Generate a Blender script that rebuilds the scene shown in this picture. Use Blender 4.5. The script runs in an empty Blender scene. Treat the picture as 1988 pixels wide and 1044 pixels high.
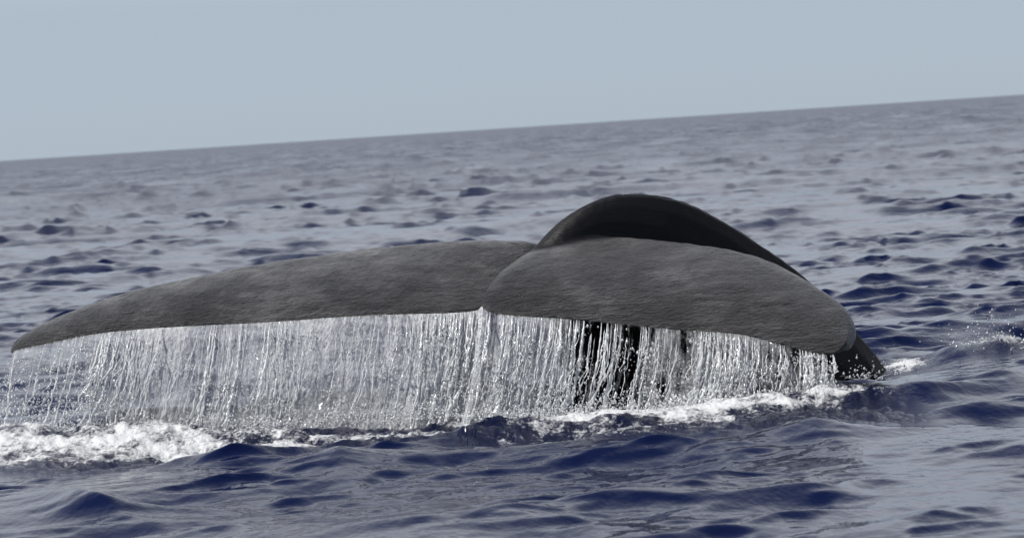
import bpy, math, random
import numpy as np
from mathutils import Vector, Matrix

random.seed(7)
rng = np.random.default_rng(11)
scene = bpy.context.scene
col = scene.collection

# ------------------------------------------------------------------ camera
# a small boat about 22 m from the whale, eye height 1.8 m, horizon tilted
F, W0, H0 = 6512.0, 1988.0, 1044.0
CAM_H = 1.824
ROLL = math.atan(129.0 / 1988.0)
PITCH = math.atan(274.0 * math.cos(ROLL) / F)
fwd = Vector((0, math.cos(PITCH), -math.sin(PITCH)))
upP = Vector((0, math.sin(PITCH), math.cos(PITCH)))
X = Vector((1, 0, 0))
right = math.cos(ROLL) * X - math.sin(ROLL) * upP
up = math.sin(ROLL) * X + math.cos(ROLL) * upP
cam_d = bpy.data.cameras.new('camera')
cam = bpy.data.objects.new('camera', cam_d)
col.objects.link(cam)
cam.matrix_world = Matrix(((right.x, up.x, -fwd.x, 0), (right.y, up.y, -fwd.y, 0),
                           (right.z, up.z, -fwd.z, CAM_H), (0, 0, 0, 1)))
cam_d.sensor_width = 36.0
cam_d.lens = 36.0 * F / W0
cam_d.clip_start = 0.1
cam_d.clip_end = 60000
cam_d.dof.use_dof = True
cam_d.dof.focus_distance = 21.3
cam_d.dof.aperture_fstop = 5.6
scene.camera = cam

def P(px, py, d):
    """point at distance d north of the boat seen in that direction from it"""
    u, v = px - W0 / 2, py - H0 / 2
    r = fwd + right * (u / F) - up * (v / F)
    return Vector((0, 0, CAM_H)) + r * (d / r.y)

# ------------------------------------------------------------------ sky, sun, exposure
SUN_EL, SUN_AZ = math.radians(55), math.radians(-97)     # azimuth from +Y towards +X
world = bpy.data.worlds.new('World')
scene.world = world
world.use_nodes = True
wn, wl = world.node_tree.nodes, world.node_tree.links
wn.clear()
sky = wn.new('ShaderNodeTexSky')
sky.sky_type = 'NISHITA'
sky.sun_disc = False
sky.sun_elevation = SUN_EL
sky.sun_rotation = SUN_AZ
sky.altitude = 0
sky.air_density = 0.45
sky.dust_density = 0.6
sky.ozone_density = 1.0
bg = wn.new('ShaderNodeBackground')
bg.inputs['Strength'].default_value = 0.08
wo = wn.new('ShaderNodeOutputWorld')
# thin high cloud veiling the whole sky, thicker away from the horizon
geo = wn.new('ShaderNodeTexCoord')
sep = wn.new('ShaderNodeSeparateXYZ')
wl.new(geo.outputs['Generated'], sep.inputs[0])
mr = wn.new('ShaderNodeValToRGB')
me_ = mr.color_ramp.elements
me_[0].position, me_[0].color = 0.02, (0.88, 0.88, 0.88, 1)
me_[1].position, me_[1].color = 0.75, (0.08, 0.08, 0.08, 1)
q = me_.new(0.15)
q.color = (0.80, 0.80, 0.80, 1)
q = me_.new(0.32)
q.color = (0.72, 0.72, 0.72, 1)
q = me_.new(0.50)
q.color = (0.36, 0.36, 0.36, 1)
wl.new(sep.outputs['Z'], mr.inputs['Fac'])
veil = wn.new('ShaderNodeValToRGB')
wl.new(sep.outputs['Z'], veil.inputs['Fac'])
ve = veil.color_ramp.elements
ve[0].position, ve[0].color = 0.04, (4.4, 5.15, 6.0, 1)
ve[1].position, ve[1].color = 0.16, (8.2, 8.4, 8.8, 1)
mxs = wn.new('ShaderNodeMixRGB')
wl.new(mr.outputs[0], mxs.inputs[0])
wl.new(sky.outputs[0], mxs.inputs[1])
wl.new(veil.outputs[0], mxs.inputs[2])
wl.new(mxs.outputs[0], bg.inputs['Color'])
wl.new(bg.outputs[0], wo.inputs['Surface'])

sun_d = bpy.data.lights.new('sun', 'SUN')
sun_d.energy = 5.0
sun_d.angle = math.radians(0.5)
sun_d.color = (1.0, 0.96, 0.90)
sun = bpy.data.objects.new('sun', sun_d)
col.objects.link(sun)
sdir = Vector((math.cos(SUN_EL) * math.sin(SUN_AZ), math.cos(SUN_EL) * math.cos(SUN_AZ), math.sin(SUN_EL)))
sun.rotation_euler = sdir.to_track_quat('Z', 'Y').to_euler()
vs = scene.view_settings
vs.view_transform = 'Standard'
vs.look = 'None'
vs.gamma = 1.0
vs.exposure = 0.32
vs.use_curve_mapping = False
scene.cycles.transparent_max_bounces = 24
scene.cycles.caustics_reflective = False
scene.cycles.caustics_refractive = False

# ------------------------------------------------------------------ helpers
def tag(o, label=None, cat=None, group=None, kind=None):
    for k, v in (('label', label), ('category', cat), ('group', group), ('kind', kind)):
        if v:
            o[k] = v
    return o

def np_mesh(name, verts, faces, smooth=True):
    """verts (n,3) array, faces (m,k) array with k = 3 or 4"""
    me = bpy.data.meshes.new(name)
    verts = np.asarray(verts, np.float32)
    faces = np.asarray(faces, np.int32)
    k = faces.shape[1]
    me.vertices.add(len(verts))
    me.vertices.foreach_set('co', verts.ravel())
    me.loops.add(faces.size)
    me.loops.foreach_set('vertex_index', faces.ravel())
    me.polygons.add(len(faces))
    me.polygons.foreach_set('loop_start', np.arange(0, faces.size, k, dtype=np.int32))
    try:
        me.polygons.foreach_set('loop_total', np.full(len(faces), k, np.int32))
    except Exception:
        pass
    me.polygons.foreach_set('use_smooth', np.full(len(faces), smooth, bool))
    me.update(calc_edges=True)
    me.validate()
    return me

def obj(name, me, mat=None, parent=None):
    o = bpy.data.objects.new(name, me)
    col.objects.link(o)
    if mat and me:
        me.materials.append(mat)
    o.parent = parent
    return o

def sstep(a, b, x):
    t = np.clip((x - a) / (b - a), 0, 1)
    return t * t * (3 - 2 * t)

def vnoise(x, y, seed=0):
    """smooth value noise in 0..1"""
    xi, yi = np.floor(x).astype(np.int64), np.floor(y).astype(np.int64)
    fx, fy = x - xi, y - yi
    fx, fy = fx * fx * (3 - 2 * fx), fy * fy * (3 - 2 * fy)
    def h(a, b):
        n = (a * 374761393 + b * 668265263 + seed * 1442695041) & 0x7fffffff
        n = ((n ^ (n >> 13)) * 1274126177) & 0x7fffffff
        return ((n ^ (n >> 16)) & 0xffff) / 65535.0
    return (h(xi, yi) * (1 - fx) + h(xi + 1, yi) * fx) * (1 - fy) + (h(xi, yi + 1) * (1 - fx) + h(xi + 1, yi + 1) * fx) * fy

def fbm(x, y, seed=0, octv=4):
    s, a, n = 0, 0.5, 0
    for i in range(octv):
        s = s + a * vnoise(x * 2 ** i + i * 17.3, y * 2 ** i - i * 9.1, seed + i)
        n += a
        a *= 0.5
    return s / n

class Mat:
    def __init__(self, name):
        self.m = bpy.data.materials.new(name)
        self.m.use_nodes = True
        self.n, self.l = self.m.node_tree.nodes, self.m.node_tree.links
        self.n.clear()
        self.out = self.new('ShaderNodeOutputMaterial')
    def new(self, t, **kw):
        nd = self.n.new(t)
        for k, v in kw.items():
            if hasattr(nd, k):
                setattr(nd, k, v)
            else:
                nd.inputs[k].default_value = v
        return nd
    def link(self, a, b):
        self.l.new(a, b)
    def noise(self, scale, vec, detail=4, rough=0.55):
        nd = self.new('ShaderNodeTexNoise')
        nd.inputs['Scale'].default_value = scale
        nd.inputs['Detail'].default_value = detail
        nd.inputs['Roughness'].default_value = rough
        self.link(vec, nd.inputs['Vector'])
        return nd.outputs['Fac']
    def coords(self, sc=(1, 1, 1), rot=(0, 0, 0)):
        tc = self.new('ShaderNodeTexCoord')
        mp = self.new('ShaderNodeMapping')
        mp.inputs['Scale'].default_value = sc
        mp.inputs['Rotation'].default_value = rot
        self.link(tc.outputs['Object'], mp.inputs['Vector'])
        return mp.outputs['Vector']
    def ramp(self, fac, stops):
        r = self.new('ShaderNodeValToRGB')
        e = r.color_ramp.elements
        e[0].position, e[0].color = stops[0][0], (*stops[0][1], 1)
        e[1].position, e[1].color = stops[-1][0], (*stops[-1][1], 1)
        for p, c in stops[1:-1]:
            x = e.new(p)
            x.color = (*c, 1)
        self.link(fac, r.inputs['Fac'])
        return r.outputs['Color']
    def math(self, op, a, b=None, c=None):
        nd = self.new('ShaderNodeMath')
        nd.operation = op
        for i, v in enumerate((a, b, c)):
            if v is None:
                continue
            if isinstance(v, (int, float)):
                nd.inputs[i].default_value = v
            else:
                self.link(v, nd.inputs[i])
        return nd.outputs[0]
    def mix(self, fac, a, b):
        nd = self.new('ShaderNodeMixShader')
        if isinstance(fac, (int, float)):
            nd.inputs[0].default_value = fac
        else:
            self.link(fac, nd.inputs[0])
        self.link(a, nd.inputs[1])
        self.link(b, nd.inputs[2])
        return nd.outputs[0]
    def bump(self, h, strength, dist, normal=None):
        nd = self.new('ShaderNodeBump')
        nd.inputs['Strength'].default_value = strength
        nd.inputs['Distance'].default_value = dist
        self.link(h, nd.inputs['Height'])
        if normal:
            self.link(normal, nd.inputs['Normal'])
        return nd.outputs['Normal']

# ------------------------------------------------------------------ materials
def mat_sea():
    m = Mat('sea_water')
    v = m.coords((1.0, 0.55, 1.0), (0, 0, 0.2))
    at = m.new('ShaderNodeAttribute')
    at.attribute_name = 'foam'
    ac = m.new('ShaderNodeAttribute')
    ac.attribute_name = 'churn'
    n1 = m.noise(5.0, v, 3, 0.5)
    n2 = m.noise(18.0, v, 3, 0.5)
    b = m.bump(n1, 0.25, 0.05)
    b = m.bump(n2, 0.45, 0.010, b)
    vc = m.coords((1.0, 0.8, 1.0), (0, 0, 0.5))
    n3 = m.noise(16.0, vc, 6, 0.65)
    b = m.bump(m.math('MULTIPLY', n3, ac.outputs['Fac']), 1.0, 0.10, b)
    water = m.new('ShaderNodeBsdfPrincipled')
    water.inputs['Base Color'].default_value = (0.0012, 0.0042, 0.028, 1)
    # waves too far off to resolve act as a rough surface, in gust patches
    af = m.new('ShaderNodeAttribute')
    af.attribute_name = 'far'
    gp = m.noise(0.25, m.coords((1.0, 0.22, 1.0)), 5, 0.7)
    rgh = m.math('MULTIPLY_ADD', m.math('MULTIPLY', af.outputs['Fac'], m.math('MULTIPLY_ADD', gp, 1.8, -0.35)), 0.42, 0.07)
    m.link(rgh, water.inputs['Roughness'])
    water.inputs['IOR'].default_value = 1.333
    m.link(b, water.inputs['Normal'])
    # foam: white froth where the falling water lands
    c2 = m.coords((1, 0.6, 1), (0, 0, 0.35))
    f1 = m.noise(5.0, c2, 7, 0.68)
    f2 = m.noise(40.0, c2, 4, 0.65)
    k = m.math('ADD', at.outputs['Fac'], m.math('MULTIPLY', m.math('SUBTRACT', f1, 0.5), 2.3))
    k = m.math('ADD', k, m.math('MULTIPLY', m.math('SUBTRACT', f2, 0.5), 0.7))
    k = m.math('MULTIPLY', k, m.math('MINIMUM', m.math('MULTIPLY', ac.outputs['Fac'], 5.0), 1.0))
    fac = m.ramp(k, [(0.42, (0, 0, 0)), (0.56, (0.25, 0.25, 0.25)), (0.76, (0.75, 0.75, 0.75)), (0.95, (1, 1, 1))])
    foam = m.new('ShaderNodeBsdfPrincipled')
    foam.inputs['Base Color'].default_value = (0.52, 0.54, 0.56, 1)
    foam.inputs['Roughness'].default_value = 0.45
    m.link(m.bump(f2, 0.5, 0.012, m.bump(f1, 0.7, 0.05)), foam.inputs['Normal'])
    m.link(m.mix(fac, water.outputs[0], foam.outputs[0]), m.out.inputs['Surface'])
    return m.m

def mat_skin():
    m = Mat('wet_whale_skin')
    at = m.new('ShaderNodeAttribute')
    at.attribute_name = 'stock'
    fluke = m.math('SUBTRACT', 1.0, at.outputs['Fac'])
    v = m.coords((1, 1, 1))
    # fine creases running obliquely across the flukes
    vw = m.coords((0.55, 0.8, 2.2), (0.0, 0.40, 0.0))
    wr = m.noise(42.0, vw, 4, 0.6)
    vw2 = m.coords((0.5, 0.5, 2.0), (0.0, -0.65, 0.0))
    wr2 = m.noise(20.0, vw2, 6, 0.7)
    big = m.noise(2.0, v, 6, 0.65)
    streak = m.noise(9.0, m.coords((0.35, 0.5, 2.6), (0.0, -0.6, 0.0)), 6, 0.7)
    tone = m.math('ADD', m.math('MULTIPLY', big, 0.6), m.math('MULTIPLY', streak, 0.5))
    base = m.ramp(tone, [(0.44, (0.007, 0.007, 0.009)), (0.52, (0.022, 0.022, 0.025)), (0.58, (0.040, 0.040, 0.044)), (0.66, (0.085, 0.085, 0.090))])
    # pale nicks and scars
    sc = m.noise(16.0, m.coords((0.4, 0.6, 3.0), (0.0, 0.7, 0.2)), 8, 0.75)
    scar = m.ramp(sc, [(0.70, (0, 0, 0)), (0.76, (1, 1, 1))])
    speck = m.ramp(m.noise(150.0, v, 1, 0.5), [(0.74, (0, 0, 0)), (0.80, (1, 1, 1))])
    mx = m.new('ShaderNodeMixRGB')
    m.link(m.math('MAXIMUM', m.math('MULTIPLY', scar, 0.6), speck), mx.inputs[0])
    m.link(base, mx.inputs[1])
    mx.inputs[2].default_value = (0.20, 0.20, 0.205, 1)
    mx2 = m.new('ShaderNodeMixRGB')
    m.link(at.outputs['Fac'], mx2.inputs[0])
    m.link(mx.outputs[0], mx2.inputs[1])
    mx2.inputs[2].default_value = (0.0045, 0.0045, 0.006, 1)  # shade on the tail stock, put into its base colour
    p = m.new('ShaderNodeBsdfPrincipled')
    m.link(mx2.outputs[0], p.inputs['Base Color'])
    p.inputs['Roughness'].default_value = 0.5
    p.inputs['IOR'].default_value = 1.35
    p.inputs['Specular IOR Level'].default_value = 0.3
    p.inputs['Sheen Roughness'].default_value = 0.35
    p.inputs['Sheen Tint'].default_value = (0.9, 0.9, 0.92, 1)
    m.link(m.math('MULTIPLY', fluke, 0.16), p.inputs['Sheen Weight'])
    # film of water
    m.link(m.math('MULTIPLY', fluke, 0.9), p.inputs['Coat Weight'])
    p.inputs['Coat Roughness'].default_value = 0.30
    p.inputs['Coat IOR'].default_value = 1.33
    st = m.math('MULTIPLY_ADD', fluke, 0.85, 0.15)
    h = m.math('MULTIPLY', m.math('ADD', wr, m.math('MULTIPLY', wr2, 1.3)), st)
    bn = m.bump(h, 1.0, 0.030)
    m.link(bn, p.inputs['Normal'])
    m.link(bn, p.inputs['Coat Normal'])
    m.link(p.outputs[0], m.out.inputs['Surface'])
    return m.m

def mat_stream():
    m = Mat('falling_water')
    gl = m.new('ShaderNodeBsdfGlass')
    gl.inputs['IOR'].default_value = 1.333
    gl.inputs['Roughness'].default_value = 0.05
    gl.inputs['Color'].default_value = (0.97, 0.98, 1, 1)
    df = m.new('ShaderNodeBsdfDiffuse')
    df.inputs['Color'].default_value = (0.88, 0.91, 0.94, 1)
    tr = m.new('ShaderNodeBsdfTranslucent')
    tr.inputs['Color'].default_value = (0.88, 0.91, 0.94, 1)
    gs = m.new('ShaderNodeBsdfGlossy')
    gs.inputs['Roughness'].default_value = 0.12
    v = m.coords((1, 1, 0.25))
    b = m.bump(m.noise(60, v, 4, 0.6), 1.0, 0.01)
    for nd in (gl, df, gs):
        m.link(b, nd.inputs['Normal'])
    a = m.mix(0.4, df.outputs[0], tr.outputs[0])
    a = m.mix(0.25, a, gl.outputs[0])
    a = m.mix(0.10, a, gs.outputs[0])
    m.link(a, m.out.inputs['Surface'])
    return m.m

def mat_sheet():
    m = Mat('thin_water_sheet')
    uv = m.new('ShaderNodeUVMap')
    mp = m.new('ShaderNodeMapping')
    mp.inputs['Scale'].default_value = (1.0, 0.22, 1.0)
    m.link(uv.outputs[0], mp.inputs['Vector'])
    v = mp.outputs[0]
    s1 = m.noise(6.0, v, 5, 0.6)
    s2 = m.noise(28.0, v, 5, 0.65)
    at = m.new('ShaderNodeAttribute')
    at.attribute_name = 'cover'
    k = m.math('ADD', m.math('MULTIPLY', s1, 0.8), m.math('MULTIPLY', s2, 0.9))
    k = m.math('ADD', m.math('SUBTRACT', k, 0.85), at.outputs['Fac'])
    # milky, aerated fraction in streaks and clots
    mp2 = m.new('ShaderNodeMapping')
    mp2.inputs['Scale'].default_value = (1.0, 0.6, 1.0)
    m.link(uv.outputs[0], mp2.inputs['Vector'])
    clot = m.noise(55.0, mp2.outputs[0], 4, 0.7)
    k2 = m.math('ADD', k, m.math('MULTIPLY', m.math('SUBTRACT', clot, 0.5), 1.1))
    milk = m.ramp(k2, [(0.22, (0.10, 0.10, 0.10)), (0.52, (0.42, 0.42, 0.42)), (0.70, (0.85, 0.85, 0.85)), (0.86, (1, 1, 1))])
    solid = m.ramp(k, [(0.16, (0, 0, 0)), (0.30, (1, 1, 1))])
    tp = m.new('ShaderNodeBsdfTransparent')
    tp.inputs['Color'].default_value = (1, 1, 1, 1)
    gs = m.new('ShaderNodeBsdfGlossy')
    gs.inputs['Roughness'].default_value = 0.08
    df = m.new('ShaderNodeBsdfDiffuse')
    df.inputs['Color'].default_value = (0.86, 0.89, 0.93, 1)
    tr = m.new('ShaderNodeBsdfTranslucent')
    tr.inputs['Color'].default_value = (0.86, 0.89, 0.93, 1)
    b = m.bump(m.noise(50, mp2.outputs[0], 5, 0.65), 1.0, 0.05)
    m.link(b, gs.inputs['Normal'])
    m.link(b, df.inputs['Normal'])
    mk = m.mix(0.4, df.outputs[0], tr.outputs[0])
    film = m.mix(0.35, tp.outputs[0], gs.outputs[0])
    a = m.mix(milk, film, mk)
    a = m.mix(solid, tp.outputs[0], a)
    m.link(a, m.out.inputs['Surface'])
    return m.m

def mat_foam():
    m = Mat('froth')
    v = m.coords()
    p = m.new('ShaderNodeBsdfPrincipled')
    p.inputs['Base Color'].default_value = (0.75, 0.78, 0.80, 1)
    p.inputs['Roughness'].default_value = 0.5
    m.link(m.bump(m.noise(60, v, 5, 0.7), 1.0, 0.03), p.inputs['Normal'])
    m.link(p.outputs[0], m.out.inputs['Surface'])
    return m.m

M_SEA, M_SKIN, M_STREAM, M_SHEET, M_FOAM = mat_sea(), mat_skin(), mat_stream(), mat_sheet(), mat_foam()

# ------------------------------------------------------------------ fluke outlines (direction from the boat + distance)
# trailing edge point, crest point, bulge of the surface between them, thickness
LEFT = [
    (962, 588, 21.68, 1075, 482, 22.42, 0.1, 0.18),
    (905, 598, 21.6, 1010, 468, 22.34, 0.15, 0.19),
    (820, 602, 21.6, 925, 466, 22.3, 0.35, 0.18),
    (700, 606, 21.7, 790, 475, 22.38, 0.5, 0.16),
    (500, 620, 21.9, 570, 502, 22.46, 0.55, 0.13),
    (300, 631, 22.1, 355, 541, 22.52, 0.55, 0.1),
    (180, 643, 22.25, 215, 577, 22.54, 0.55, 0.075),
    (85, 662, 22.38, 103, 620, 22.55, 0.5, 0.05),
    (40, 672, 22.46, 50, 648, 22.55, 0.4, 0.04),
    (20, 678, 22.52, 22, 672, 22.55, 0.2, 0.025)]
RIGHT = [
    (934, 586, 21.46, 1042, 488, 22.22, 0.55, 0.17),
    (950, 598, 21.4, 1085, 468, 22.18, 0.6, 0.19),
    (1000, 606, 21.36, 1150, 460, 22.13, 0.6, 0.19),
    (1120, 614, 21.3, 1255, 464, 22.0, 0.6, 0.18),
    (1300, 632, 21.15, 1400, 481, 21.76, 0.6, 0.16),
    (1430, 642, 21.05, 1505, 513, 21.55, 0.6, 0.14),
    (1520, 663, 20.98, 1580, 557, 21.38, 0.6, 0.12),
    (1588, 679, 20.93, 1628, 592, 21.24, 0.6, 0.1),
    (1625, 679, 20.93, 1647, 625, 21.16, 0.5, 0.08),
    (1644, 662, 20.97, 1650, 645, 21.08, 0.2, 0.05)]

def catmull(pts, n):
    """pts (k,...) -> n samples per span"""
    pts = np.asarray(pts, float)
    p = np.concatenate([[2 * pts[0] - pts[1]], pts, [2 * pts[-1] - pts[-2]]])
    out = []
    for i in range(1, len(p) - 2):
        for t in np.linspace(0, 1, n, endpoint=False):
            a, b, c, d = p[i - 1], p[i], p[i + 1], p[i + 2]
            out.append(0.5 * (2 * b + (c - a) * t + (2 * a - 5 * b + 4 * c - d) * t * t + (3 * b - a - 3 * c + d) * t ** 3))
    out.append(pts[-1])
    return np.array(out)

def fluke_sections(rows):
    secs, trail = [], []
    for r in rows:
        T = np.array(P(*r[0:3]))
        U = np.array(P(*r[3:6]))
        bulge, th = r[6], r[7]
        hor = U - T
        hor[2] = 0
        z = np.array((0, 0, 1.0))
        L = U + hor * 0.55 - z * (0.12 + 0.15 * np.linalg.norm(hor)) * min(1, th / .15)
        e = 0.014                       # half thickness of the trailing edge
        def arc(ph):
            # convex profile: steep above the trailing edge, levelling out at the crest
            t = ph * 2 / math.pi
            lin = T + (U - T) * t
            ell = T + hor * (1 - math.cos(ph)) + z * (U - T)[2] * math.sin(ph)
            return lin + (ell - lin) * bulge * 1.25
        q = [T, arc(0.40), arc(0.80), arc(1.2), U,
             (U + L) / 2 + z * 0.03, L, L - z * th * 0.5 - hor * 0.08,
             T + (L - T) * 0.6 - z * th * 0.8, T + (U - T) * 0.3 - z * (th * 0.5 + 0.02), T - z * e * 2 + hor * 0.02]
        secs.append(q)
        trail.append(T)
    return np.array(secs), np.array(trail)

def close_loft(rings):
    """rings (n,k,3) closed tube with fan caps -> verts, quads list"""
    n, k, _ = rings.shape
    v = [tuple(p) for ring in rings for p in ring]
    f = []
    for i in range(n - 1):
        for j in range(k):
            f.append((i * k + j, i * k + (j + 1) % k, (i + 1) * k + (j + 1) % k, (i + 1) * k + j))
    f.append(tuple(range(k))[::-1])
    f.append(tuple((n - 1) * k + j for j in range(k)))
    return v, f

def loop_smooth(ring, m):
    k = len(ring)
    out = []
    for i in range(k):
        a, b, c, d = ring[i - 1], ring[i], ring[(i + 1) % k], ring[(i + 2) % k]
        for t in np.linspace(0, 1, m, endpoint=False):
            out.append(0.5 * (2 * b + (c - a) * t + (2 * a - 5 * b + 4 * c - d) * t * t + (3 * b - a - 3 * c + d) * t ** 3))
    return np.array(out)

TR = {}
vall, fall = [], []
def add_part(v, f):
    o = len(vall)
    vall.extend(v)
    fall.extend([tuple(i + o for i in q) for q in f])

for nm, rows in (('L', LEFT), ('R', RIGHT)):
    secs, trail = fluke_sections(rows)
    dense = catmull(secs, 8)
    TR[nm] = catmull(trail, 12)
    rings = np.array([loop_smooth(s, 4) for s in dense])
    add_part(*close_loft(rings))

# tail stock: dorsal line and belly line of the arch, from fluke root down into the sea
DORS = [(985, 535, 21.80), (1020, 500, 21.92), (1047, 474, 22.02), (1098, 424, 22.12), (1170, 384, 22.25), (1240, 375, 22.35),
        (1310, 386, 22.45), (1400, 428, 22.60), (1470, 472, 22.72), (1540, 521, 22.85), (1600, 578, 22.95), (1655, 640, 23.05),
        (1712, 715, 23.20), (1765, 800, 23.35), (1830, 930, 23.5)]
BELL = [(1005, 560, 21.80), (1025, 562, 21.95), (1045, 572, 22.05), (1058, 590, 22.15), (1066, 612, 22.25), (1072, 640, 22.3),
        (1078, 665, 22.35), (1085, 690, 22.4), (1095, 715, 22.45), (1108, 742, 22.5), (1122, 770, 22.55), (1140, 800, 22.6),
        (1175, 850, 22.7), (1230, 920, 22.8), (1310, 1010, 22.9)]
WID = [.10, .14, .17, .19, .21, .23, .26, .30, .34, .38, .42, .46, .52, .58, .62]
rings = []
side = Vector((-0.50, 0.866, 0))
for a, b, w in zip(DORS, BELL, WID):
    D, B = P(*a), P(*b)
    c, ax = (D + B) / 2, (D - B) / 2
    ring = []
    for i in range(20):
        t = 2 * math.pi * i / 20
        cx, sx = math.cos(t), math.sin(t)
        # flattened flanks, narrow dorsal ridge
        wx = math.copysign(abs(sx) ** 0.9, sx) * (1.0 - 0.22 * max(0, cx))
        ring.append(np.array(c + ax * cx + side * (w * wx)))
    rings.append(ring)
add_part(*close_loft(catmull(np.array(rings), 5)))

me = bpy.data.meshes.new('whale_raw')
me.from_pydata(vall, [], fall)
me.update()
raw = obj('whale_raw', me)
import bmesh
bm = bmesh.new()
bm.from_mesh(me)
bmesh.ops.recalc_face_normals(bm, faces=bm.faces)
bm.to_mesh(me)
bm.free()
md = raw.modifiers.new('remesh', 'REMESH')
md.mode = 'VOXEL'
md.voxel_size = 0.0125
md.use_smooth_shade = True
ms = raw.modifiers.new('smooth', 'SMOOTH')
ms.factor = 0.5
ms.iterations = 4
dg = bpy.context.evaluated_depsgraph_get()
wme = bpy.data.meshes.new_from_object(raw.evaluated_get(dg))
wme.name = 'whale'
bpy.data.objects.remove(raw)
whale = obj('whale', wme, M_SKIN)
wme.polygons.foreach_set('use_smooth', np.ones(len(wme.polygons), bool))
tag(whale, 'dark grey whale arching its tail stock and flukes out of the sea', 'whale')
co = np.empty(len(wme.vertices) * 3, np.float32)
wme.vertices.foreach_get('co', co)
co = co.reshape(-1, 3)
co[:, 2] += 0.016 * (fbm(co[:, 0] * 4, co[:, 1] * 4, 301, 3) - 0.5) + 0.010 * (fbm(co[:, 0] * 18, co[:, 1] * 18, 302, 3) - 0.5)
wme.vertices.foreach_set('co', co.ravel())
wme.update()
# smooth stock, creased grey flukes; the mask also paints shade onto the stock
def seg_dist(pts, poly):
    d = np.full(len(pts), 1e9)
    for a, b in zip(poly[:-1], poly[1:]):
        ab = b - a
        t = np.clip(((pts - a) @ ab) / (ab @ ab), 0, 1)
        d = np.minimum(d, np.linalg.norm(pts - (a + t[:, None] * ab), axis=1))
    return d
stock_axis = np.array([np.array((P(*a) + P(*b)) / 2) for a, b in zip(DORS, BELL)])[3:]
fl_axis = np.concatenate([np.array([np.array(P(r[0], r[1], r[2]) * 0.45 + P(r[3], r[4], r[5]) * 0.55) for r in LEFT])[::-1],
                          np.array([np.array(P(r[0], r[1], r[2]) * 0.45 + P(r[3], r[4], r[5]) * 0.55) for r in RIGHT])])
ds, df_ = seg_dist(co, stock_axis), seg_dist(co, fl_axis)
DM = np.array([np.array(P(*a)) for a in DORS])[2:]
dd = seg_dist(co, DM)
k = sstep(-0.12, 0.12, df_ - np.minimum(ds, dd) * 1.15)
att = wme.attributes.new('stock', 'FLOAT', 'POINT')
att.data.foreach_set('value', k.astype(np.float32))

# ------------------------------------------------------------------ where the falling water lands
TL, TRr = TR['L'], TR['R']
trail = np.concatenate([TL[::-1], TRr])
trail = trail[np.argsort(trail[:, 0])]
TX, TY, TZ = trail[:, 0], trail[:, 1], trail[:, 2]
LEAN = 0.24          # the water drifts sideways as it drops
FWD = 0.30           # and a little towards the boat
def land_y(x):
    return np.interp(x + 0.15, TX, TY) - FWD

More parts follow.
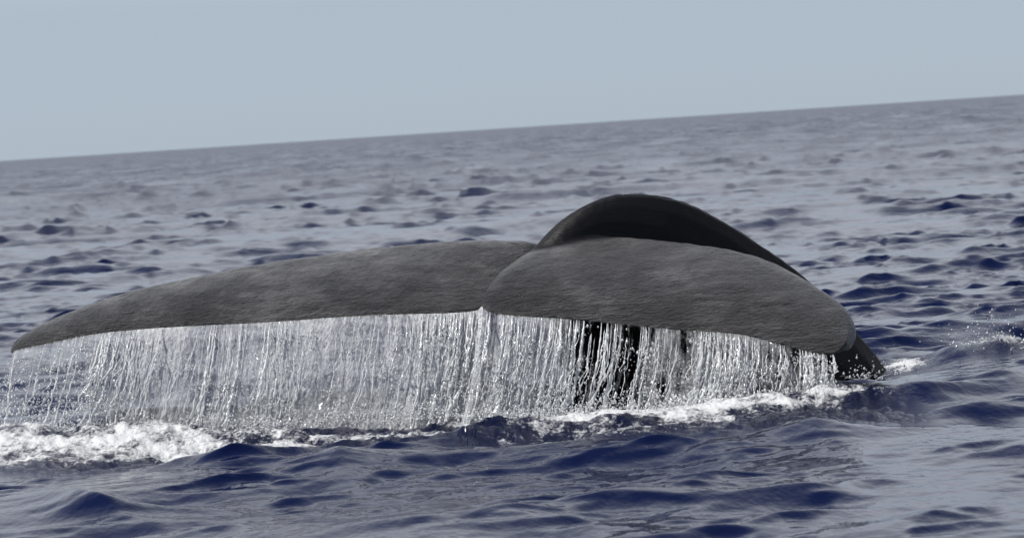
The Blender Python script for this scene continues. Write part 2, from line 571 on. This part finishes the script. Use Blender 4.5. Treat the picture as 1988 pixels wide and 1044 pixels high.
# ------------------------------------------------------------------ sea
def build_sea():
    th_core = np.radians(np.linspace(-12.0, 12.0, 820))
    side_a = np.radians(12.0 + (180 - 12.0) * (np.linspace(0, 1, 36)[1:] ** 1.8))
    th = np.concatenate([-side_a[::-1], th_core, side_a])
    r = [0.6]
    while r[-1] < 25000:
        d = r[-1]
        if d < 12.5:
            s = 0.06
        elif d < 30:
            s = 0.0022
        elif d < 400:
            s = 0.0022 * (d / 30) ** 0.95
        else:
            s = min(0.026 * (d / 400), 0.12)
        r.append(d * (1 + s))
    r = np.array(r)
    R, T = np.meshgrid(r, th, indexing='ij')
    x, y = (R * np.sin(T)), (R * np.cos(T))
    x, y = x.ravel(), y.ravel()
    rr = R.ravel()
    z = np.zeros_like(x)
    dx, dy = np.zeros_like(x), np.zeros_like(x)
    gust = 0.50 + 0.95 * fbm(x * 0.11 + 3, y * 0.07 + 8, 5, 3)
    gust *= 0.58 + 0.42 * sstep(15.5, 21, rr) + 0.28 * sstep(22.5, 30, rr)
    # wavelets come in groups with smoother water between
    grp = 0.14 + 2.0 * sstep(0.42, 0.70, fbm(x * 1.1 + 0.3 * y, y * 0.6, 15, 3))
    grp2 = 0.25 + 1.8 * sstep(0.42, 0.72, fbm(x * 2.6 - 0.4 * y, y * 1.3, 16, 3))
    N = 160
    lam = 6.0 * (0.14 / 6.0) ** (np.linspace(0, 1, N))
    lam *= rng.uniform(0.92, 1.08, N)
    for i in range(N):
        k = 2 * math.pi / lam[i]
        ang = rng.normal(0.0, 0.42) - math.pi / 2 + 0.22
        kx, ky = k * math.cos(ang), k * math.sin(ang)
        slope = 0.022 if lam[i] < 0.35 else (0.020 if lam[i] < 1.3 else 0.011)
        a = slope / k
        # waves finer than the sheet's own spacing fade out with distance
        fade = (1 - sstep(lam[i] * 400, lam[i] * 3000, rr)) * (1 + 0.8 * sstep(35, 200, rr))
        ph = kx * x + ky * y + rng.uniform(0, 2 * math.pi)
        g = gust * (grp if lam[i] > 0.55 else grp2) if lam[i] < 2.5 else 1.0
        c, s = np.cos(ph) * a * g * fade, np.sin(ph) * a * g * fade
        z += c
        cp = 1.25 if 0.35 < lam[i] < 2.2 else 0.95
        dx -= math.cos(ang) * s * cp
        dy -= math.sin(ang) * s * cp
    # long swell
    for lamb, ang, a in ((23, -1.2, .045), (16, -1.9, .035), (31, -1.5, .06)):
        k = 2 * math.pi / lamb
        z += a * np.cos(k * (math.cos(ang) * x + math.sin(ang) * y) + lamb)
    # single wavelets around the whale: centre direction, height, half length, half depth, skew
    for px, py, d, h, sx, sy, sk in WAVELETS:
        c = P(px, py, d)
        ca, sa = math.cos(sk), math.sin(sk)
        u, w = (x - c.x), (y - d)
        u, w = u * ca + w * sa, -u * sa + w * ca
        m = (np.abs(u) < 4 * sx) & (np.abs(w) < 5 * sy)
        q = np.exp(-np.sqrt((u[m] / sx) ** 2 * 1.5 + 0.03)) * np.exp(-np.sqrt((w[m] / sy) ** 2 + 0.03) * 1.2)
        z[m] += h * 1.45 * q
    # churned water under the curtain
    ly = land_y(x)
    u = y - ly
    in_x = sstep(-4.8, -3.4, x) * (1 - sstep(2.0, 2.5, x))
    left = 1 - sstep(-1.9, -0.2, x)
    near = 1.5 + 0.5 * left
    edge_n = 0.5 * (fbm(x * 1.3, y * 0.4, 91, 3) - 0.5)
    band = in_x * sstep(-near - 0.35, -near * 0.75, u + edge_n) * (1 - sstep(0.2, 0.7, u))
    band *= (rr < 32) & (rr > 14)
    mk = band > 0.001
    xm, ym, um, bm_ = x[mk], y[mk], u[mk], band[mk]
    ch = fbm(xm * 1.6, ym * 1.2, 21, 3) - 0.5
    ch2 = np.abs(fbm(xm * 4.5 + 1.4 * ym, ym * 3.0, 31, 4) - 0.5)
    ch3 = np.abs(fbm(xm * 12 + 3 * ym, ym * 7, 77, 3) - 0.5)
    z[mk] += bm_ * (0.10 * ch + 0.04 - 0.13 * ch2 - 0.06 * ch3)
    # mound thrown up in front of the long fluke's curtain
    z[mk] += bm_ * 0.09 * left[mk] * np.exp(-((um + 0.55) / 0.40) ** 2)
    foam = np.zeros_like(x)
    fo = fbm(xm * 0.8 + ym * 0.9, ym * 0.9 - xm * 0.2, 55, 3)
    core = np.exp(-((um + 0.02) / 0.20) ** 2)
    lft = left[mk]
    farl = 1 - sstep(-3.2, -1.8, xm)
    leftfoam = lft * np.exp(-((um + 0.65) / 0.70) ** 2) * (0.34 + 0.30 * farl)
    rightband = np.exp(-((xm - 0.75) / 0.75) ** 2) * np.exp(-((um + 0.30) / 0.35) ** 2)
    f = 0.22 * core + 0.50 * leftfoam + 0.30 * rightband + 1.5 * (fo - 0.5) + 0.33
    foam[mk] = np.clip(f * bm_, 0, 1.2)
    # wash where the stock enters the sea
    ent = P(1750, 706, 23.2)
    wash = np.exp(-((x - ent.x) / 0.16) ** 2 - ((y - ent.y) / 0.45) ** 2)
    foam = np.maximum(foam, 0.9 * wash)
    ent = P(1950, 706, 23.1)
    wash2 = np.exp(-((x - ent.x) / 0.25) ** 2 - ((y - ent.y) / 0.35) ** 2)
    foam = np.maximum(foam, 0.55 * wash2)
    band = np.maximum(band, np.maximum(wash, wash2))
    nr, nt = R.shape
    v = np.stack([x + dx, y + dy, z], 1)
    i, j = np.meshgrid(np.arange(nr - 1), np.arange(nt - 1), indexing='ij')
    b = (i * nt + j).ravel()
    f4 = np.stack([b, b + 1, b + nt + 1, b + nt], 1)[:, ::-1]
    me = np_mesh('sea', v, f4)
    at = me.attributes.new('foam', 'FLOAT', 'POINT')
    at.data.foreach_set('value', foam.astype(np.float32))
    at = me.attributes.new('churn', 'FLOAT', 'POINT')
    at.data.foreach_set('value', band.astype(np.float32))
    at = me.attributes.new('far', 'FLOAT', 'POINT')
    at.data.foreach_set('value', sstep(math.log(35), math.log(400), np.log(rr)).astype(np.float32))
    o = obj('sea', me, M_SEA)
    tag(o, 'rippled navy blue sea reaching to the tilted horizon', 'sea', kind='structure')
    print('sea', nr, nt, len(v))
    return o

WAVELETS = [
    (1690, 735, 22.7, -.12, .6, .8, 0.0), (1945, 715, 23.0, .11, .35, .35, 0.2), (1850, 705, 23.0, .08, .25, .3, 0.2),
    (1553, 790, 20.9, .11, .10, .25, 0.25), (1440, 822, 20.2, .08, .35, .30, 0.2), (1590, 870, 18.8, .12, .5, .45, 0.0),
    (1240, 838, 20.1, .06, .4, .25, 0.25), (660, 890, 18.9, .09, .28, .40, 0.1), (165, 960, 17.6, .10, .24, .7, 0.5),
    (1800, 790, 20.4, .09, .5, .45, 0.3), (1950, 770, 20.9, .10, .5, .45, 0.3),
    (1330, 990, 16.6, .04, .3, .3, 0.2)]
build_sea()

# ------------------------------------------------------------------ falling water
def tube(path, rad, k=6, jit=0.0):
    """path (n,3), rad (n,) -> verts, quads"""
    n = len(path)
    t = np.linspace(0, 2 * np.pi, k, endpoint=False)
    ring = np.stack([np.cos(t), np.sin(t) * 0.7, np.zeros(k)], 1)
    rr_ = rad[:, None] * (1 + jit * rng.uniform(-1, 1, (n, k)))
    v = path[:, None, :] + ring[None] * rr_[:, :, None]
    i, j = np.meshgrid(np.arange(n - 1), np.arange(k), indexing='ij')
    f = np.stack([(i * k + j), (i * k + (j + 1) % k), ((i + 1) * k + (j + 1) % k), ((i + 1) * k + j)], -1).reshape(-1, 4)
    return v.reshape(-1, 3), f

def drop_path(x, n, reach=1.0, wob=0.012, lean=None):
    """from the trailing edge at x down towards the sea"""
    y0, z0 = np.interp(x, TX, TY), np.interp(x, TX, TZ)
    s = np.linspace(0, 1, n)
    zz = z0 - 0.022 - s * (z0 + 0.05) * reach
    fallen = z0 - zz
    ln = (LEAN if lean is None else lean) * (0.75 + 0.6 * vnoise(np.array(x * 1.7), np.array(3.0), 14))
    ph = rng.uniform(0, 50)
    wx = (vnoise(s * 5 + ph, s * 0 + ph, 3) - 0.5) * wob * 4 * s
    wx += (vnoise(s * 16 + ph, s * 0 + ph, 4) - 0.5) * wob * 1.6 * s
    px = x - ln * fallen * (0.55 + 0.45 * s) + wx
    py = y0 - 0.01 - FWD * s ** 0.55 + (vnoise(s * 6 + ph, s * 0 + 9, 5) - 0.5) * wob * 3
    return np.stack([px, py, zz], 1)

def stream_mesh(x, r, n=36, reach=1.0, lean=None, wob=0.012, start=0.0):
    p = drop_path(x, n, reach, wob, lean)
    s = np.linspace(0, 1, n)
    ph = rng.uniform(0, 90)
    lump = vnoise(s * 26 + ph, s * 0, 8)
    rad = r * (0.25 + 0.25 * s + 1.3 * lump ** 1.6 * (0.35 + 0.65 * s) + 0.5 * vnoise(s * 70 + ph, s * 0, 9))
    rad *= 0.3 + 0.7 * sstep(0, 0.12, s)
    if reach < 1:
        rad *= 1 - sstep(0.9, 1.0, s)
    if start > 0:
        q = s >= start
        p, rad = p[q], rad[q] * sstep(0, 0.1, s[q] - start + 0.01)
    return tube(p, rad, 7, 0.35)

def merge(parts):
    vs_, fs_, o = [], [], 0
    for v, f in parts:
        vs_.append(v)
        fs_.append(f + o)
        o += len(v)
    return np.concatenate(vs_), np.concatenate(fs_)

OCT_V = np.array([(1, 0, 0), (-1, 0, 0), (0, 1, 0), (0, -1, 0), (0, 0, 1), (0, 0, -1)], float)
OCT_F = np.array([(0, 2, 4), (2, 1, 4), (1, 3, 4), (3, 0, 4), (2, 0, 5), (1, 2, 5), (3, 1, 5), (0, 3, 5)])
def drops(pts, rad):
    n = len(pts)
    st = rng.uniform(0.8, 1.9, n)
    sc = np.stack([rad, rad, rad * st], 1)
    v = pts[:, None, :] + OCT_V[None] * sc[:, None, :]
    f = OCT_F[None] + (np.arange(n) * 6)[:, None, None]
    return v.reshape(-1, 3), f.reshape(-1, 3)

x_notch = P(938, 587, 21.5).x
x_l, x_r = TX.min() + 0.03, P(1618, 679, 20.93).x

def curtain(x0, x1, label, nmain, nfine, ndrops, cover, ragged):
    root = bpy.data.objects.new('water_curtain', None)
    col.objects.link(root)
    tag(root, label, 'water curtain', 'water pouring off the whale flukes')
    # thin broken sheet
    nx, nz = int((x1 - x0) / 0.012), 56
    X0 = np.linspace(x0, x1, nx)
    vs_ = []
    for x in X0:
        y0, z0 = np.interp(x, TX, TY), np.interp(x, TX, TZ)
        s = np.linspace(0, 1, nz)
        zz = z0 - 0.018 - s * (z0 + 0.06)
        fx = x - LEAN * (z0 - zz) * (0.55 + 0.45 * s)
        fy = y0 + 0.005 - FWD * s ** 0.55
        vs_.append(np.stack([fx, fy, zz], 1))
    V = np.array(vs_)
    uu, ww = np.meshgrid(X0, np.linspace(0, 1, nz), indexing='ij')
    rip = (fbm(uu * 12, ww * 3, 40, 3) - 0.5) * 0.045 + (fbm(uu * 45, ww * 22, 44, 2) - 0.5) * 0.012
    V[:, :, 1] += rip * sstep(0, .25, ww)
    i, j = np.meshgrid(np.arange(nx - 1), np.arange(nz - 1), indexing='ij')
    b = (i * nz + j).ravel()
    fq = np.stack([b, b + nz, b + nz + 1, b + 1], 1)
    me = np_mesh('sheet', V.reshape(-1, 3), fq)
    uvl = me.uv_layers.new(name='UVMap')
    li = np.empty(len(me.loops), np.int32)
    me.loops.foreach_get('vertex_index', li)
    uvs = np.stack([uu.ravel(), ww.ravel() * 0.65], 1)[li]
    uvl.data.foreach_set('uv', uvs.astype(np.float32).ravel())
    at = me.attributes.new('cover', 'FLOAT', 'POINT')
    at.data.foreach_set('value', cover(uu, ww).astype(np.float32).ravel())
    obj('sheet', me, M_SHEET, root)
    # main streams, each a piece of its own
    xc = x0 + (x1 - x0) * rng.random(nmain * 8)
    dens = fbm(xc * 3.1, xc * 0 + 5, 77, 3)
    xs = np.sort(xc[rng.random(len(xc)) < sstep(0.30, 0.72, dens)][:nmain])
    for x in xs:
        tip = ragged(x)
        r = np.clip(rng.lognormal(math.log(0.006), 0.4), 0.0025, 0.014) * (1 - 0.3 * tip)
        reach = 1.0 if rng.random() > 0.15 + 0.5 * tip else rng.uniform(0.3, 0.95)
        v, f = stream_mesh(x, r, 64, reach, LEAN * rng.normal(1, 0.1), 0.012 + 0.006 * tip)
        obj('stream', np_mesh('stream', v, f), M_STREAM, root)
    # thin threads between them
    parts = []
    for _ in range(nfine):
        x = x0 + (x1 - x0) * rng.random()
        tip = ragged(x)
        if rng.random() < tip * 0.9:
            continue
        parts.append(stream_mesh(x, rng.uniform(0.0015, 0.0035), 40, rng.uniform(0.35, 1.0), LEAN * rng.normal(1, 0.12), 0.014, rng.choice([0, 0, .15, .3])))
    o = obj('water_threads', np_mesh('water_threads', *merge(parts)), M_STREAM, root)
    o['kind'] = 'stuff'
    # loose drops
    x = x0 + (x1 - x0) * rng.random(ndrops)
    nc = ndrops // 2
    x[:nc] = np.clip(rng.choice(xs, nc) + rng.normal(0, 0.012, nc), x0, x1)
    s = 0.07 + 0.93 * rng.random(ndrops) ** 0.8
    y0, z0 = np.interp(x, TX, TY), np.interp(x, TX, TZ)
    zz = z0 - s * (z0 + 0.02)
    p = np.stack([x - LEAN * (z0 - zz) * (0.55 + 0.45 * s) + rng.normal(0, 0.02, ndrops) - 0.05 * s * (x < x0 + 0.5),
                  y0 - FWD * s ** 0.55 + rng.normal(0, 0.05, ndrops), zz], 1)
    nb = ndrops // 5
    xb = x0 - 0.12 + (x1 - x0) * rng.random(nb)
    hb = np.abs(rng.normal(0, 0.05, nb)) * (0.4 + 1.2 * vnoise(xb * 6, xb * 0, 61))
    base_p = np.stack([xb + rng.normal(0, 0.03, nb), land_y(xb) + rng.normal(-0.06, 0.14, nb), hb + 0.02], 1)
    cl = vnoise(x * 9, s * 7, 12)
    keep = cl > rng.random(ndrops) * 0.5 + 0.36
    p = np.concatenate([p[keep], base_p])
    if x0 < -2:                                   # spray off the fluke tip
        nt_ = 1300
        st_ = 0.12 + 0.88 * rng.random(nt_)
        xt = x0 + 0.75 * rng.random(nt_) ** 1.3
        zt = np.interp(xt, TX, TZ) * (1 - st_)
        tip_p = np.stack([xt - 0.30 * st_ * rng.random(nt_), np.interp(xt, TX, TY) - FWD * st_ ** 0.55 + rng.normal(0, 0.08, nt_), zt + 0.01], 1)
        p = np.concatenate([p, tip_p])
    rad = np.clip(rng.lognormal(math.log(0.0042), 0.4, len(p)), 0.0018, 0.011)
    o = obj('water_drops', np_mesh('water_drops', *drops(p, rad)), M_STREAM, root)
    o['kind'] = 'stuff'
    return root

def ragged_l(x):
    return float(1 - sstep(x_l + 0.2, x_l + 1.4, np.array(x)))
def cover_l(u, w):
    tip = 1 - sstep(x_l + 0.3, x_l + 1.5, u)
    d = fbm((u + 0.2 * w) * 2.6, w * 0.6, 401, 3) - 0.5
    return 0.56 + 0.55 * d - tip * (0.12 + 0.45 * w) - 0.06 * w
def cover_r(u, w):
    a = sstep(x_notch + 0.25, x_notch + 0.55, u)
    b = sstep(x_notch + 0.9, x_notch + 1.3, u)
    d = fbm((u + 0.2 * w) * 3.5, w * 0.6, 402, 3) - 0.5
    end = sstep(x_r - 0.25, x_r, u)
    return 0.52 + 0.5 * d - 0.33 * a + 0.14 * b + 0.1 * w * b - 0.35 * end
curtain(x_l, x_notch, 'pale sheet of water falling from the long slender fluke onto foam', 60, 120, 14000, cover_l, ragged_l)
curtain(x_notch, x_r, 'glittering streams of water falling from the broad fluke before the shaded tail stock', 80, 150, 12000, cover_r, lambda x: 0.6 * float(sstep(x_r - 0.2, x_r, np.array(x))))

# ------------------------------------------------------------------ splash beyond the stock
def splash(px, py, d, n, sx, sz, label):
    root = bpy.data.objects.new('splash', None)
    col.objects.link(root)
    c = P(px, py, d)
    root.location = (c.x, c.y, 0)
    tag(root, label, 'splash')
    parts = []
    for _ in range(n):
        a = rng.normal(0, 0.9)
        h = sz * rng.uniform(0.35, 1.0)
        x0 = rng.normal(0, sx * 0.5)
        s = np.linspace(0, 1, 14)
        p = np.stack([x0 + s * math.sin(a) * sx * 0.8 + (vnoise(s * 6 + x0 * 99, s * 0, 2) - 0.5) * 0.05,
                      rng.normal(0, 0.15) + s * rng.normal(0, 0.12), -0.05 + h * (2.0 * s - 1.1 * s * s)], 1)
        parts.append(tube(p, 0.009 * (1.25 - s) * (0.4 + 1.2 * vnoise(s * 9 + x0 * 50, s * 0, 6)), 6))
    o = obj('water_threads', np_mesh('water_threads', *merge(parts)), M_STREAM, root)
    o['kind'] = 'stuff'
    m = n * 9
    p = np.stack([rng.normal(0, sx * 0.8, m), rng.normal(0, 0.2, m), np.abs(rng.normal(0.03, sz * 0.55, m))], 1)
    o = obj('water_drops', np_mesh('water_drops', *drops(p, np.clip(rng.lognormal(math.log(0.004), 0.4, m), .0015, .01))), M_STREAM, root)
    o['kind'] = 'stuff'
    return root
splash(1950, 690, 23.1, 70, 0.22, 0.24, 'small splash of clear water thrown up from the open swell')
splash(1690, 715, 22.5, 12, 0.20, 0.09, 'low ripple of spray beside the smooth tail stock')
